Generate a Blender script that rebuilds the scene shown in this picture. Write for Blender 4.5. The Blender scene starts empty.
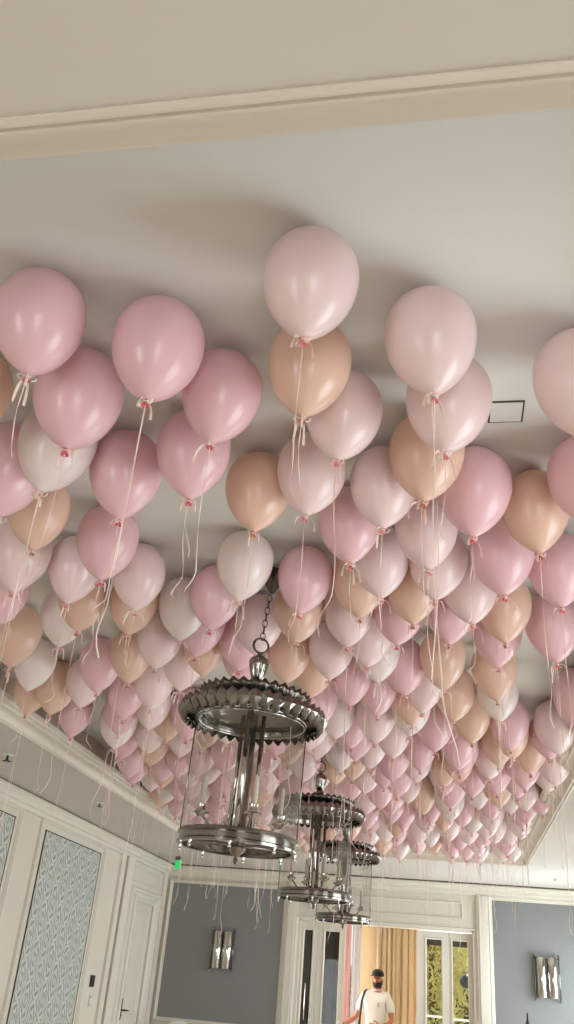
import bpy, bmesh, math, random
from mathutils import Vector, Matrix
PI = math.pi
scn = bpy.context.scene
COL = scn.collection
rnd = random.Random(11)

# ------------------------------------------------------------------ camera
YAW, PITCH, ROLL, F = -.2070, .5068, .0896, 855.146
CAMZ = 1.40
cy, sy = math.cos(YAW), math.sin(YAW)
FW = Vector((sy * math.cos(PITCH), cy * math.cos(PITCH), math.sin(PITCH)))
RT = Vector((cy, -sy, 0)); UP = RT.cross(FW)
c, s = math.cos(ROLL), math.sin(ROLL)
CX = RT * c + UP * s
CU = UP * c - RT * s
CAM = Vector((0, 0, CAMZ))
def ray(px, py):
    return CX * ((px - 287) / F) - CU * ((py - 512) / F) + FW
def at_y(px, py, y): d = ray(px, py); return CAM + d * (y / d.y)
def at_x(px, py, x): d = ray(px, py); return CAM + d * (x / d.x)
def at_z(px, py, z): d = ray(px, py); return CAM + d * ((z - CAMZ) / d.z)
cam_d = bpy.data.cameras.new('camera'); cam = bpy.data.objects.new('camera', cam_d); COL.objects.link(cam)
M = Matrix((CX, CU, -FW)).transposed().to_4x4(); M.translation = CAM
cam.matrix_world = M
cam_d.sensor_fit = 'VERTICAL'; cam_d.sensor_height = 36; cam_d.lens = F * 36 / 1024
cam_d.clip_start = .05; cam_d.clip_end = 300
scn.camera = cam

# ------------------------------------------------------------------ materials
def mat(name, col, rough=.5, metal=0, spec=.5, emit=None, es=0, bump=None, noise=None, coat=0):
    m = bpy.data.materials.new(name); m.use_nodes = True
    nt = m.node_tree; b = nt.nodes['Principled BSDF']
    b.inputs['Base Color'].default_value = (*col, 1)
    b.inputs['Roughness'].default_value = rough; b.inputs['Metallic'].default_value = metal
    b.inputs['Specular IOR Level'].default_value = spec
    b.inputs['Coat Weight'].default_value = coat
    if emit: b.inputs['Emission Color'].default_value = (*emit, 1); b.inputs['Emission Strength'].default_value = es
    if noise:
        sc, amt = noise
        tc = nt.nodes.new('ShaderNodeTexCoord'); n = nt.nodes.new('ShaderNodeTexNoise'); n.inputs['Scale'].default_value = sc
        n.inputs['Detail'].default_value = 4
        mx = nt.nodes.new('ShaderNodeMix'); mx.data_type = 'RGBA'
        mx.inputs[6].default_value = (*[max(0, v * (1 - amt)) for v in col], 1); mx.inputs[7].default_value = (*[min(1, v * (1 + amt)) for v in col], 1)
        nt.links.new(tc.outputs['Object'], n.inputs['Vector']); nt.links.new(n.outputs['Fac'], mx.inputs[0]); nt.links.new(mx.outputs[2], b.inputs['Base Color'])
    if bump:
        sc, st = bump
        tc = nt.nodes.new('ShaderNodeTexCoord'); n = nt.nodes.new('ShaderNodeTexNoise'); n.inputs['Scale'].default_value = sc
        bp = nt.nodes.new('ShaderNodeBump'); bp.inputs['Strength'].default_value = st; bp.inputs['Distance'].default_value = .01
        nt.links.new(tc.outputs['Object'], n.inputs['Vector']); nt.links.new(n.outputs['Fac'], bp.inputs['Height']); nt.links.new(bp.outputs['Normal'], b.inputs['Normal'])
    return m
def latex(name, col):
    m = mat(name, col, .28, spec=.5, coat=.25, noise=(3, .04))
    nt = m.node_tree; b = nt.nodes['Principled BSDF']; out = nt.nodes['Material Output']
    b.inputs['Coat Roughness'].default_value = .14
    t = nt.nodes.new('ShaderNodeBsdfTranslucent'); t.inputs['Color'].default_value = (*[v ** .7 for v in col], 1)
    mx = nt.nodes.new('ShaderNodeMixShader'); mx.inputs[0].default_value = .22
    nt.links.new(b.outputs[0], mx.inputs[1]); nt.links.new(t.outputs[0], mx.inputs[2]); nt.links.new(mx.outputs[0], out.inputs['Surface'])
    return m
def clear_glass(name, tint=(.97, .98, .98), refl=1.0):
    m = bpy.data.materials.new(name); m.use_nodes = True; nt = m.node_tree; nt.nodes.clear()
    out = nt.nodes.new('ShaderNodeOutputMaterial'); t = nt.nodes.new('ShaderNodeBsdfTransparent'); t.inputs[0].default_value = (*tint, 1)
    g = nt.nodes.new('ShaderNodeBsdfGlossy'); g.inputs['Roughness'].default_value = .03
    f = nt.nodes.new('ShaderNodeFresnel'); f.inputs['IOR'].default_value = 1.45
    mu = nt.nodes.new('ShaderNodeMath'); mu.operation = 'MULTIPLY'; mu.inputs[1].default_value = refl
    mx = nt.nodes.new('ShaderNodeMixShader')
    nt.links.new(f.outputs[0], mu.inputs[0]); nt.links.new(mu.outputs[0], mx.inputs[0]); nt.links.new(t.outputs[0], mx.inputs[1]); nt.links.new(g.outputs[0], mx.inputs[2]); nt.links.new(mx.outputs[0], out.inputs[0])
    return m
def fabric_translucent(name, col, f=.4):
    m = mat(name, col, .85, spec=.1, bump=(60, .1)); nt = m.node_tree; b = nt.nodes['Principled BSDF']; out = nt.nodes['Material Output']
    t = nt.nodes.new('ShaderNodeBsdfTranslucent'); t.inputs['Color'].default_value = (*col, 1)
    mx = nt.nodes.new('ShaderNodeMixShader'); mx.inputs[0].default_value = f
    nt.links.new(b.outputs[0], mx.inputs[1]); nt.links.new(t.outputs[0], mx.inputs[2]); nt.links.new(mx.outputs[0], out.inputs['Surface'])
    return m
def srgb(r, g, b):
    f = lambda v: (v / 255 / 12.92) if v <= 10 else ((v / 255 + .055) / 1.055) ** 2.4
    return (f(r), f(g), f(b))

M_CEIL = mat('ceiling_paint', srgb(228, 228, 222), .8, spec=.2, noise=(1.2, .02))
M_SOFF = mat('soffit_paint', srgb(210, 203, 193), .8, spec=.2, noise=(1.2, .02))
M_TRIM = mat('cream_trim_paint', srgb(217, 209, 194), .45, spec=.4, noise=(2, .015))
M_WALL = mat('cream_wall_paint', srgb(212, 203, 187), .6, spec=.3, noise=(1.5, .02))
M_GREY = mat('grey_wallcovering', srgb(130, 130, 127), .55, spec=.4, noise=(40, .05), bump=(120, .05))
M_GAP = mat('dark_shadow_gap', srgb(84, 72, 58), .8)
M_FLOOR = mat('pale_oak_floor', srgb(214, 202, 186), .45, noise=(3, .1))
M_CHROME = mat('pewter_chrome', (.27, .25, .225), .16, metal=1, noise=(9, .25))
M_DARKMET = mat('aged_pewter', (.12, .105, .09), .26, metal=1, noise=(25, .5))
M_POLISH = mat('polished_nickel', (.55, .53, .49), .08, metal=1)
M_CANDLE = mat('ivory_candle_sleeve', srgb(190, 176, 162), .4)
M_GLASS = clear_glass('lantern_glass', (.97, .97, .96), .35)
M_WGLASS = clear_glass('window_glass', (.97, .98, .98), .3)
M_BLACK = mat('black_metal', (.012, .012, .013), .35)
M_WHITE = mat('white_plastic', srgb(235, 234, 230), .4)
M_GREEN = mat('green_sign_panel', srgb(40, 190, 110), .35, emit=srgb(30, 200, 110), es=.7)
M_CHAIR = mat('white_chair_fabric', srgb(232, 230, 226), .6, bump=(150, .05))
M_DARKW = mat('black_stained_wood', (.012, .011, .010), .85, spec=.08)
M_CURT = fabric_translucent('tan_curtain_fabric', srgb(238, 219, 190), .3)
M_PINK = fabric_translucent('pink_drape_fabric', srgb(250, 220, 223), .5)
M_SHEER = fabric_translucent('sheer_white_fabric', srgb(244, 244, 250), .6)
M_CLOTH = mat('white_cloth', srgb(240, 236, 232), .8, bump=(120, .05))
M_YWALL = mat('warm_room_paint', srgb(238, 214, 174), .7, noise=(1.5, .02))
M_LAWN = mat('garden_lawn', srgb(120, 130, 70), .9, noise=(8, .3))
M_PAVE = mat('pale_terrace_stone', srgb(200, 195, 185), .8, noise=(5, .1))
M_BARK = mat('tree_bark', srgb(90, 74, 56), .9, noise=(12, .3))
M_LEAF = fabric_translucent('yellow_green_leaves', srgb(208, 194, 126), .45)
M_SKIN = mat('skin', srgb(186, 122, 92), .5)
M_HAIR = mat('dark_beard_hair', srgb(46, 28, 22), .8)
M_SHIRT = mat('white_cotton', srgb(240, 236, 230), .85, bump=(90, .05))
M_NAVY = mat('dark_trousers', srgb(48, 50, 58), .85)
M_CAP = mat('black_cap_cotton', srgb(30, 26, 26), .8)
M_LEATH = mat('black_leather', srgb(28, 22, 22), .45)
M_RIB = mat('blush_ribbon', srgb(240, 206, 198), .35, spec=.5)
M_RIB2 = mat('ivory_ribbon', srgb(244, 224, 212), .35, spec=.5)
M_BODY = {'R': latex('rose_pink_latex', srgb(243, 201, 206)), 'B': latex('pale_blush_latex', srgb(248, 224, 221)),
          'P': latex('peach_latex', srgb(239, 203, 181)), 'W': latex('ivory_blush_latex', srgb(247, 232, 226))}
M_KNOT = {'R': mat('rose_knot', srgb(216, 96, 116), .35), 'B': mat('blush_knot', srgb(228, 140, 146), .35),
          'P': mat('peach_knot', srgb(190, 112, 84), .35), 'W': mat('ivory_knot', srgb(224, 170, 166), .35)}

def damask():
    m = mat('teal_damask_wallcovering', (.5, .55, .52), .5, spec=.4); nt = m.node_tree; b = nt.nodes['Principled BSDF']
    N = nt.nodes.new; L = nt.links.new
    tc = N('ShaderNodeTexCoord'); nz = N('ShaderNodeTexNoise'); nz.inputs['Scale'].default_value = 6
    sp = N('ShaderNodeSeparateXYZ'); L(tc.outputs['Object'], sp.inputs[0]); L(tc.outputs['Object'], nz.inputs['Vector'])
    def mth(op, a, bb=None, cc=None):
        n = N('ShaderNodeMath'); n.operation = op
        for i, v in enumerate((a, bb, cc)):
            if v is None: continue
            if isinstance(v, (int, float)): n.inputs[i].default_value = v
            else: L(v, n.inputs[i])
        return n.outputs[0]
    wob = mth('MULTIPLY', mth('SUBTRACT', nz.outputs['Fac'], .5), .16)
    u = mth('ADD', mth('DIVIDE', sp.outputs['Y'], .20), wob); fu = mth('FLOOR', u); pu = mth('SUBTRACT', mth('SUBTRACT', u, fu), .5)
    v = mth('ADD', mth('ADD', mth('DIVIDE', sp.outputs['Z'], .36), mth('MULTIPLY', fu, .5)), wob); pv = mth('SUBTRACT', mth('FRACT', v), .5)
    ang = mth('ARCTAN2', pv, pu)
    d = mth('SQRT', mth('ADD', mth('MULTIPLY', mth('MULTIPLY', pu, pu), 1.25), mth('MULTIPLY', pv, pv)))
    d2 = mth('ADD', d, mth('MULTIPLY', mth('SINE', mth('MULTIPLY', ang, 8)), .022))
    r1 = mth('SINE', mth('MULTIPLY', d2, 30))
    t = mth('ADD', mth('MULTIPLY', r1, .7), mth('MULTIPLY', mth('SINE', mth('ADD', mth('MULTIPLY', d, 9), mth('MULTIPLY', ang, 4))), .35))
    cr = N('ShaderNodeValToRGB'); cr.color_ramp.elements[0].position = .32; cr.color_ramp.elements[1].position = .55
    cr.color_ramp.elements[0].color = (*srgb(140, 143, 136), 1); cr.color_ramp.elements[1].color = (*srgb(196, 198, 188), 1)
    L(mth('ADD', mth('MULTIPLY', t, .5), .5), cr.inputs[0]); L(cr.outputs[0], b.inputs['Base Color'])
    return m
M_DAMASK = damask()

# ------------------------------------------------------------------ helpers
def obj(name, bm, m, parent=None, smooth=False, bevel=0, loc=None):
    bmesh.ops.recalc_face_normals(bm, faces=bm.faces[:])
    me = bpy.data.meshes.new(name); bm.to_mesh(me); bm.free()
    for mm in (m if isinstance(m, (list, tuple)) else [m]): me.materials.append(mm)
    if smooth:
        for p in me.polygons: p.use_smooth = True
        if smooth == 'auto': me.set_sharp_from_angle(angle=math.radians(38))
    o = bpy.data.objects.new(name, me); COL.objects.link(o)
    if parent: o.parent = parent
    if loc: o.location = loc
    if bevel:
        b = o.modifiers.new('bevel', 'BEVEL'); b.width = bevel; b.segments = 2; b.limit_method = 'ANGLE'; b.angle_limit = math.radians(40)
    return o
def struct(name, bm, m, **k):
    o = obj(name, bm, m, **k)
    if not o.parent: o['kind'] = 'structure'
    return o
def thing(name, label, cat, loc=(0, 0, 0), rot=(0, 0, 0), group=None):
    o = bpy.data.objects.new(name, None); o.empty_display_size = .05; COL.objects.link(o); o.location = loc; o.rotation_euler = rot
    o['label'] = label; o['category'] = cat
    if group: o['group'] = group
    return o
def tag(o, label, cat, group=None, kind=None):
    o['label'] = label; o['category'] = cat
    if group: o['group'] = group
    if kind: o['kind'] = kind
    return o
def B(): return bmesh.new()
def box(bm, x0, y0, z0, x1, y1, z1, mx=None, mi=0):
    vs = [Vector((x, y, z)) for x in (x0, x1) for y in (y0, y1) for z in (z0, z1)]
    if mx: vs = [mx @ v for v in vs]
    v = [bm.verts.new(q) for q in vs]
    for f in ((0, 1, 3, 2), (4, 6, 7, 5), (0, 4, 5, 1), (2, 3, 7, 6), (0, 2, 6, 4), (1, 5, 7, 3)):
        fc = bm.faces.new([v[i] for i in f]); fc.material_index = mi
    return bm
def lathe(bm, prof, n=32, mx=None, rfun=None):
    rings = []
    for (r, z) in prof:
        if r <= 1e-6:
            p = Vector((0, 0, z)); rings.append([bm.verts.new(mx @ p if mx else p)])
        else:
            ring = []
            for k in range(n):
                a = 2 * PI * k / n; rr = r * (rfun(a, z) if rfun else 1)
                p = Vector((rr * math.cos(a), rr * math.sin(a), z)); ring.append(bm.verts.new(mx @ p if mx else p))
            rings.append(ring)
    for a, b in zip(rings, rings[1:]):
        for k in range(n):
            k2 = (k + 1) % n
            if len(a) == 1 and len(b) == 1: break
            if len(a) == 1: bm.faces.new((a[0], b[k], b[k2]))
            elif len(b) == 1: bm.faces.new((a[k], a[k2], b[0]))
            else: bm.faces.new((a[k], a[k2], b[k2], b[k]))
    return bm
def tube(bm, pts, r, n=8, cap=True):
    pts = [Vector(p) for p in pts]; rs = r if isinstance(r, (list, tuple)) else [r] * len(pts)
    prev = None; rings = []; up = None
    for i, p in enumerate(pts):
        t = (pts[min(i + 1, len(pts) - 1)] - pts[max(i - 1, 0)]).normalized()
        if up is None: up = Vector((0, 0, 1)) if abs(t.z) < .9 else Vector((1, 0, 0))
        a = t.cross(up).normalized(); b = a.cross(t).normalized(); up = b
        rings.append([bm.verts.new(p + (a * math.cos(2 * PI * k / n) + b * math.sin(2 * PI * k / n)) * rs[i]) for k in range(n)])
    for a, b in zip(rings, rings[1:]):
        for k in range(n): bm.faces.new((a[k], a[(k + 1) % n], b[(k + 1) % n], b[k]))
    if cap: bm.faces.new(rings[0]); bm.faces.new(rings[-1])
    return bm
def torus(bm, R, r, mx=None, n=32, m=10, sx=1.0):
    rings = []
    for i in range(n):
        a = 2 * PI * i / n; ring = []
        for j in range(m):
            b = 2 * PI * j / m; p = Vector(((R + r * math.cos(b)) * math.cos(a) * sx, (R + r * math.cos(b)) * math.sin(a), r * math.sin(b)))
            ring.append(bm.verts.new(mx @ p if mx else p))
        rings.append(ring)
    for i in range(n):
        for j in range(m):
            a, b = rings[i], rings[(i + 1) % n]; bm.faces.new((a[j], b[j], b[(j + 1) % m], a[(j + 1) % m]))
    return bm
def frame_sweep(bm, rect, prof, inward=1):
    """profile (u,w) swept round a rectangle (x0,y0,x1,y1) with mitred corners; u goes inwards, w up"""
    x0, y0, x1, y1, z = rect
    rings = []
    for (u, w) in prof:
        u *= inward
        rings.append([bm.verts.new((x0 + u, y0 + u, z + w)), bm.verts.new((x1 - u, y0 + u, z + w)), bm.verts.new((x1 - u, y1 - u, z + w)), bm.verts.new((x0 + u, y1 - u, z + w))])
    n = len(prof)
    for i in range(n):
        a, b = rings[i], rings[(i + 1) % n]
        for k in range(4): bm.faces.new((a[k], a[(k + 1) % 4], b[(k + 1) % 4], b[k]))
    return bm
def wall_frame(bm, a0, b0, a1, b1, width, depth, conv, pr=None):
    """picture-frame moulding on a wall; conv(a,b,d)->Vector, d = out of the wall"""
    pr = pr or [(0, 0), (0, depth * .5), (width * .15, depth), (width * .45, depth * .9), (width * .6, depth * .45), (width * .85, depth * .5), (width, depth * .2), (width, 0)]
    rings = []
    for (u, d) in pr:
        rings.append([bm.verts.new(conv(a0 + u, b0 + u, d)), bm.verts.new(conv(a1 - u, b0 + u, d)), bm.verts.new(conv(a1 - u, b1 - u, d)), bm.verts.new(conv(a0 + u, b1 - u, d))])
    for i in range(len(pr) - 1):
        a, b = rings[i], rings[i + 1]
        for k in range(4): bm.faces.new((a[k], a[(k + 1) % 4], b[(k + 1) % 4], b[k]))
    return bm

# ------------------------------------------------------------------ room shell
XL, XR, YF, YB = -4.08, 2.38, -2.6, 13.21
ZS, ZC = 2.885, 3.20
TX0, TX1, TY0, TY1 = -3.08, .935, .996, 11.15
bm = B(); box(bm, XL - .3, YF - .3, -.1, XR + .3, YB + .02, 0); struct('floor', bm, M_FLOOR)
bm = B()
box(bm, TX0 - .01, TY0 - .01, ZC, TX1 + .01, TY1 + .01, ZC + .1)
box(bm, XL - .3, YF - .3, ZS, TX0, YB + .3, ZC + .1, mi=1); box(bm, TX1, YF - .3, ZS, XR + .3, YB + .3, ZC + .1, mi=1)
box(bm, TX0, YF - .3, ZS, TX1, TY0, ZC + .1, mi=1); box(bm, TX0, TY1, ZS, TX1, YB + .3, ZC + .1, mi=1)
zt_ = ZS + .12  # lining strips: shade on the tray walls above the moulding, painted in as brown
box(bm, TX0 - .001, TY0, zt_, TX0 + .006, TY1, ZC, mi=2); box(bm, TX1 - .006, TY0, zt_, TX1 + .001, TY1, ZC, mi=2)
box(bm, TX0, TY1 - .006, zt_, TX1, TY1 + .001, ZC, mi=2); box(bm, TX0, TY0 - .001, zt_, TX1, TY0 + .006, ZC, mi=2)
struct('ceiling', bm, [M_CEIL, M_SOFF, mat('tray_wall_shade', srgb(182, 162, 144), .8)])
cove = [(-.004, 0), (-.004, -.008), (.006, -.012), (.014, -.010), (.018, -.001), (.026, -.006), (.034, -.004), (.038, .004)]
cove += [(.038 + .062 * (1 - math.cos(t * PI / 14)), .004 + .048 * math.sin(t * PI / 14)) for t in range(1, 8)]
cove += [(.108, .053), (.110, .066), (.120, .068), (.142, .072), (.146, .084), (.158, .088), (.158, .112), (0, .112)]
bm = B(); frame_sweep(bm, (TX0, TY0, TX1, TY1, ZS), cove); struct('trim_1', bm, M_TRIM, smooth='auto')
# crown at the head of the walls, with the dark slot above it
crown = [(0, -.022), (.055, -.022), (.060, -.035), (.050, -.045), (.050, -.055), (.036, -.075), (.030, -.09), (.030, -.115), (.022, -.12), (.016, -.14), (.016, -.16), (0, -.165)]
bm = B(); frame_sweep(bm, (XL, YF, XR, YB, ZS), [(u * 1.5, w + .004) for u, w in crown]); struct('trim_2', bm, M_TRIM, smooth='auto')
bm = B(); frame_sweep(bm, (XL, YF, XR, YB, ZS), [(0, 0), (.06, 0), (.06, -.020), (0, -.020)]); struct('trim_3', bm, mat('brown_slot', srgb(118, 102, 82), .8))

# left wall, with the door opening
DY0, DY1, DZ = 11.97, 12.74, 2.28
bm = B(); box(bm, XL - .2, YF - .2, 0, XL, DY0, ZS); box(bm, XL - .2, DY1, 0, XL, YB + .2, ZS); box(bm, XL - .2, DY0, DZ, XL, DY1, ZS)
struct('wall_left', bm, M_WALL)
cl = lambda y, z, d: Vector((XL + d, y, z))
bm = B()
box(bm, XL, 11.10, 0, XL + .035, 11.24, ZS - .15)
box(bm, XL, 11.28, 0, XL + .055, 11.52, ZS - .15)
box(bm, XL, 12.98, 0, XL + .03, 13.16, ZS - .15)
wall_frame(bm, 11.60, -.1, 12.92, 2.42, .10, .045, cl)
wall_frame(bm, 11.86, -.1, 12.84, 2.36, .10, .03, cl)
wall_frame(bm, 11.60, 2.49, 12.92, 2.68, .03, .02, cl)
struct('trim_4', bm, M_TRIM)
bm = B(); box(bm, XL, 11.245, 0, XL + .012, 11.28, ZS - .15); struct('trim_5', bm, M_GAP)
# door
bm = B(); box(bm, XL - .07, DY0 + .005, .01, XL - .02, DY1 - .005, DZ - .005)
cd = lambda y, z, d: Vector((XL - .02 + d, y, z))
wall_frame(bm, DY0 + .10, .95, DY1 - .10, DZ - .12, .03, .012, cd); wall_frame(bm, DY0 + .10, .15, DY1 - .10, .82, .03, .012, cd)
dr = struct('door_1', bm, M_TRIM, bevel=.002)
bm = B(); hy, hz = 12.035, 1.0
box(bm, XL - .02, hy - .022, hz - .11, XL - .008, hy + .022, hz + .13)
tube(bm, [(XL - .01, hy, hz + .0), (XL + .045, hy, hz), (XL + .05, hy + .012, hz), (XL + .05, hy + .11, hz - .004)], [.011, .011, .010, .008], 10)
tube(bm, [(XL - .01, hy, hz - .06), (XL + .004, hy, hz - .06)], .009, 10)
obj('door_handle', bm, M_BLACK, dr, smooth='auto', bevel=.001)

# damask panels on the left wall
def wall_panel(y0, y1, z0, z1, label):
    t = thing('wall_panel', label, 'wall panel', (XL, (y0 + y1) / 2, z0), group='damask panels on the left wall')
    ym = (y0 + y1) / 2; cc = lambda y, z, d: Vector((d, y - ym, z - z0))
    bm = B(); box(bm, .001, y0 - ym, 0, .010, y1 - ym, z1 - z0); obj('fabric_panel', bm, M_DAMASK, t)
    bm = B(); wall_frame(bm, y0 - .012, z0 - .012, y1 + .012, z1 + .012, .016, .014, cc); obj('dark_border', bm, M_GAP, t)
    bm = B(); wall_frame(bm, y0 - .16, z0 - .16, y1 + .14, z1 + .12, .045, .03, cc); obj('moulding', bm, M_TRIM, t, smooth='auto')
wall_panel(8.78, 10.39, .74, 2.625, 'tall grey-green damask wall panel, complete one nearest the white door')
wall_panel(6.42, 8.03, .74, 2.625, 'tall grey-green damask wall panel cut by the left edge, farther from the door')
r = at_x(92, 981, XL)
bm = B(); box(bm, 0, -.055, -.06, .02, .055, .06); box(bm, .02, -.03, .01, .022, .03, .035)
tag(obj('card_reader', bm, M_BLACK, bevel=.004, loc=(XL, 10.80, 1.30)), 'small black card reader on cream wall left of the door', 'card reader')
t = thing('light_switch', 'pale switch plate on the wall just below the black card reader', 'switch', (XL, 10.85, 1.10))
bm = B(); box(bm, 0, -.04, -.06, .008, .04, .06); obj('plate', bm, mat('warm_grey_plate', srgb(190, 184, 174), .4), t, bevel=.003)
for k in (-1, 1):
    bm = B(); box(bm, .008, k * .018 - .012, -.025, .013, k * .018 + .012, .025); obj('rocker', bm, M_WHITE, t, bevel=.002)

# back wall with the central opening
OX0, OX1, OZ = -2.06, .345, 2.28
bm = B(); box(bm, XL - .2, YB, 0, OX0, YB + .2, ZS); box(bm, OX1, YB, 0, XR + .2, YB + .2, ZS); box(bm, OX0, YB, OZ, OX1, YB + .2, ZS)
struct('wall_back', bm, M_WALL)
cb = lambda x, z, d: Vector((x, YB - d, z))
bm = B()
for (a, b) in ((-2.26, -2.10), (.385, .545)):
    box(bm, a, YB - .035, 0, b, YB, ZS - .15); box(bm, a + .03, YB - .05, 0, b - .03, YB - .035, ZS - .16)
wall_frame(bm, OX0 - .05, -.2, OX1 + .05, OZ + .03, .03, .02, cb)
wall_frame(bm, -1.93, 2.42, .20, 2.63, .025, .018, cb)
wall_frame(bm, -4.02, .88, -2.255, 2.685, .05, .03, cb)
wall_frame(bm, .545, .40, 2.34, 2.735, .05, .03, cb)
box(bm, OX0, YB, 0, OX0 + .02, YB + .2, OZ); box(bm, OX1 - .02, YB, 0, OX1, YB + .2, OZ); box(bm, OX0, YB, OZ - .02, OX1, YB + .2, OZ)
struct('trim_6', bm, M_TRIM)
bm = B(); box(bm, -3.97, YB - .008, .93, -2.305, YB, 2.635); box(bm, .595, YB - .008, .45, 2.29, YB, 2.685); struct('trim_7', bm, M_GREY)
for nm, pts in (('baseboard_left', (XL, YF, XL + .02, DY0 - .12)),):
    bm = B(); box(bm, XL, YF, 0, XL + .02, 11.1, .14); struct(nm, bm, M_TRIM)

# folding glass door leaves in the opening
def leaf(name, x, y, w, rot, sl, sr):
    t = bpy.data.objects.new(name, None); t.empty_display_size = .05; COL.objects.link(t); t.location = (x, y, 0); t.rotation_euler = (0, 0, rot); t['kind'] = 'structure'
    h = OZ - .03
    bm = B()
    for a, b in ((0, sl), (w - sr, w)): box(bm, a, -.022, .01, b, .022, h)
    box(bm, sl, -.022, h - .10, w - sr, .022, h); box(bm, sl, -.022, .01, w - sr, .022, .25)
    cf = lambda a, z, d: Vector((a, -.022 - d, z)); wall_frame(bm, sl - .02, .23, w - sr + .02, h - .08, .02, .01, cf)
    obj('door_frame', bm, M_TRIM, t, bevel=.002)
    bm = B(); box(bm, sl, -.004, .25, w - sr, .004, h - .10); obj('glass_pane', bm, M_WGLASS, t)
    bm = B(); tube(bm, [(w - .05, -.03, 1.0), (w - .05, -.06, 1.0), (w - .05, -.06, 1.12), (w - .05, -.03, 1.12)], .007, 8); obj('door_pull', bm, M_POLISH, t, smooth=True)
    return t
leaf('door_2', -1.80, YB + .10, .385, 0, .10, .075)
leaf('door_3', -2.04, YB + .10, .235, 0, .045, .07)
leaf('door_4', -.43, YB + .10, .435, 0, .135, .10)
leaf('door_5', .01, YB + .10, .315, 0, .045, .07)

# right wall and wall behind the camera: windows out of the frame that light the room
WIN_R = [(1.6, 3.6), (5.0, 7.0), (8.4, 10.2), (11.2, 12.9)]; WZ0, WZ1 = .30, 2.35
bm = B(); ys = [YF - .2] + [v for w in WIN_R for v in w] + [YB + .2]
for i in range(0, len(ys), 2): box(bm, XR, ys[i], 0, XR + .2, ys[i + 1], ZS)
for (a, b) in WIN_R: box(bm, XR, a, 0, XR + .2, b, WZ0); box(bm, XR, a, WZ1, XR + .2, b, ZS)
struct('wall_right', bm, M_WALL)
WIN_F = [(-3.8, -2.4), (.6, 2.1)]
bm = B(); xs = [XL - .2] + [v for w in WIN_F for v in w] + [XR + .2]
for i in range(0, len(xs), 2): box(bm, xs[i], YF - .2, 0, xs[i + 1], YF, ZS)
for (a, b) in WIN_F: box(bm, a, YF - .2, 0, b, YF, WZ0); box(bm, a, YF - .2, WZ1, b, YF, ZS)
struct('wall_front', bm, M_WALL)
wn = 0
def window(cx, cyy, w, rot):
    """casement window centred in an opening, local x along the wall"""
    global wn; wn += 1
    t = bpy.data.objects.new('window_%d' % wn, None); t.empty_display_size = .05; COL.objects.link(t); t.location = (cx, cyy, WZ0); t.rotation_euler = (0, 0, rot); t['kind'] = 'structure'
    h = WZ1 - WZ0; bm = B()
    box(bm, -w / 2, -.03, 0, -w / 2 + .06, .03, h); box(bm, w / 2 - .06, -.03, 0, w / 2, .03, h); box(bm, -w / 2, -.03, 0, w / 2, .03, .06); box(bm, -w / 2, -.03, h - .06, w / 2, .03, h); box(bm, -.04, -.03, 0, .04, .03, h)
    obj('window_frame', bm, M_TRIM, t, bevel=.002)
    bm = B(); box(bm, -w / 2 + .06, -.004, .06, w / 2 - .06, .004, h - .06); obj('glass_pane', bm, M_WGLASS, t)
    return t
def area(name, loc, rot, sx, sz, power, col):
    d = bpy.data.lights.new(name, 'AREA'); d.shape = 'RECTANGLE'; d.size = sx; d.size_y = sz; d.energy = power; d.color = col
    o = bpy.data.objects.new(name, d); COL.objects.link(o); o.location = loc; o.rotation_euler = rot; return o
P_R, P_F = (92, 76, 72, 185), 78
for (a, b), pw in zip(WIN_R, P_R):
    window(XR + .1, (a + b) / 2, b - a, PI / 2)
    area('daylight_right_window', (XR + .35, (a + b) / 2, 1.4), (0, PI / 2, 0), 2.2, b - a, pw, (.93, .97, 1.0) if a < 11 else (.82, .92, 1.0))
for (a, b) in WIN_F:
    window((a + b) / 2, YF - .1, b - a, 0)
    area('daylight_front_window', ((a + b) / 2, YF - .35, 1.4), (PI / 2, 0, 0), b - a, 2.2, P_F, (.97, .98, 1.0))

# ------------------------------------------------------------------ room beyond the opening
Y2 = 16.6; RX0, RX1, RZ = -3.6, 1.9, 2.75
q0, q1 = at_y(341, 960, Y2).x, at_y(361, 960, Y2).x          # narrow window
q2, q3 = at_y(378, 960, Y2).x, at_y(407, 960, Y2).x          # window behind the curtain
q4, q5 = at_y(419, 960, Y2).x, at_y(482, 960, Y2).x          # garden window
bm = B(); box(bm, RX0 - .2, YB + .02, -.1, RX1 + .2, Y2 + .2, 0); struct('floor_annex', bm, M_FLOOR)
bm = B(); box(bm, RX0 - .2, YB + .2, RZ, RX1 + .2, Y2 + .2, RZ + .1); struct('ceiling_annex', bm, M_CEIL)
bm = B(); box(bm, RX0 - .2, YB + .2, 0, RX0, Y2 + .2, RZ); struct('wall_annex_left', bm, M_YWALL)
bm = B(); box(bm, RX1, YB + .2, 0, RX1 + .2, Y2 + .2, RZ); struct('wall_annex_right', bm, M_YWALL)
bm = B()
for a, b in ((RX0, q0), (q1, q2), (q3, q4), (q5, RX1)): box(bm, a, Y2, 0, b, Y2 + .2, RZ)
for a, b in ((q0, q1), (q2, q3), (q4, q5)): box(bm, a, Y2, 0, b, Y2 + .2, .25); box(bm, a, Y2, 2.5, b, Y2 + .2, RZ)
struct('wall_garden', bm, M_YWALL)
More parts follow.
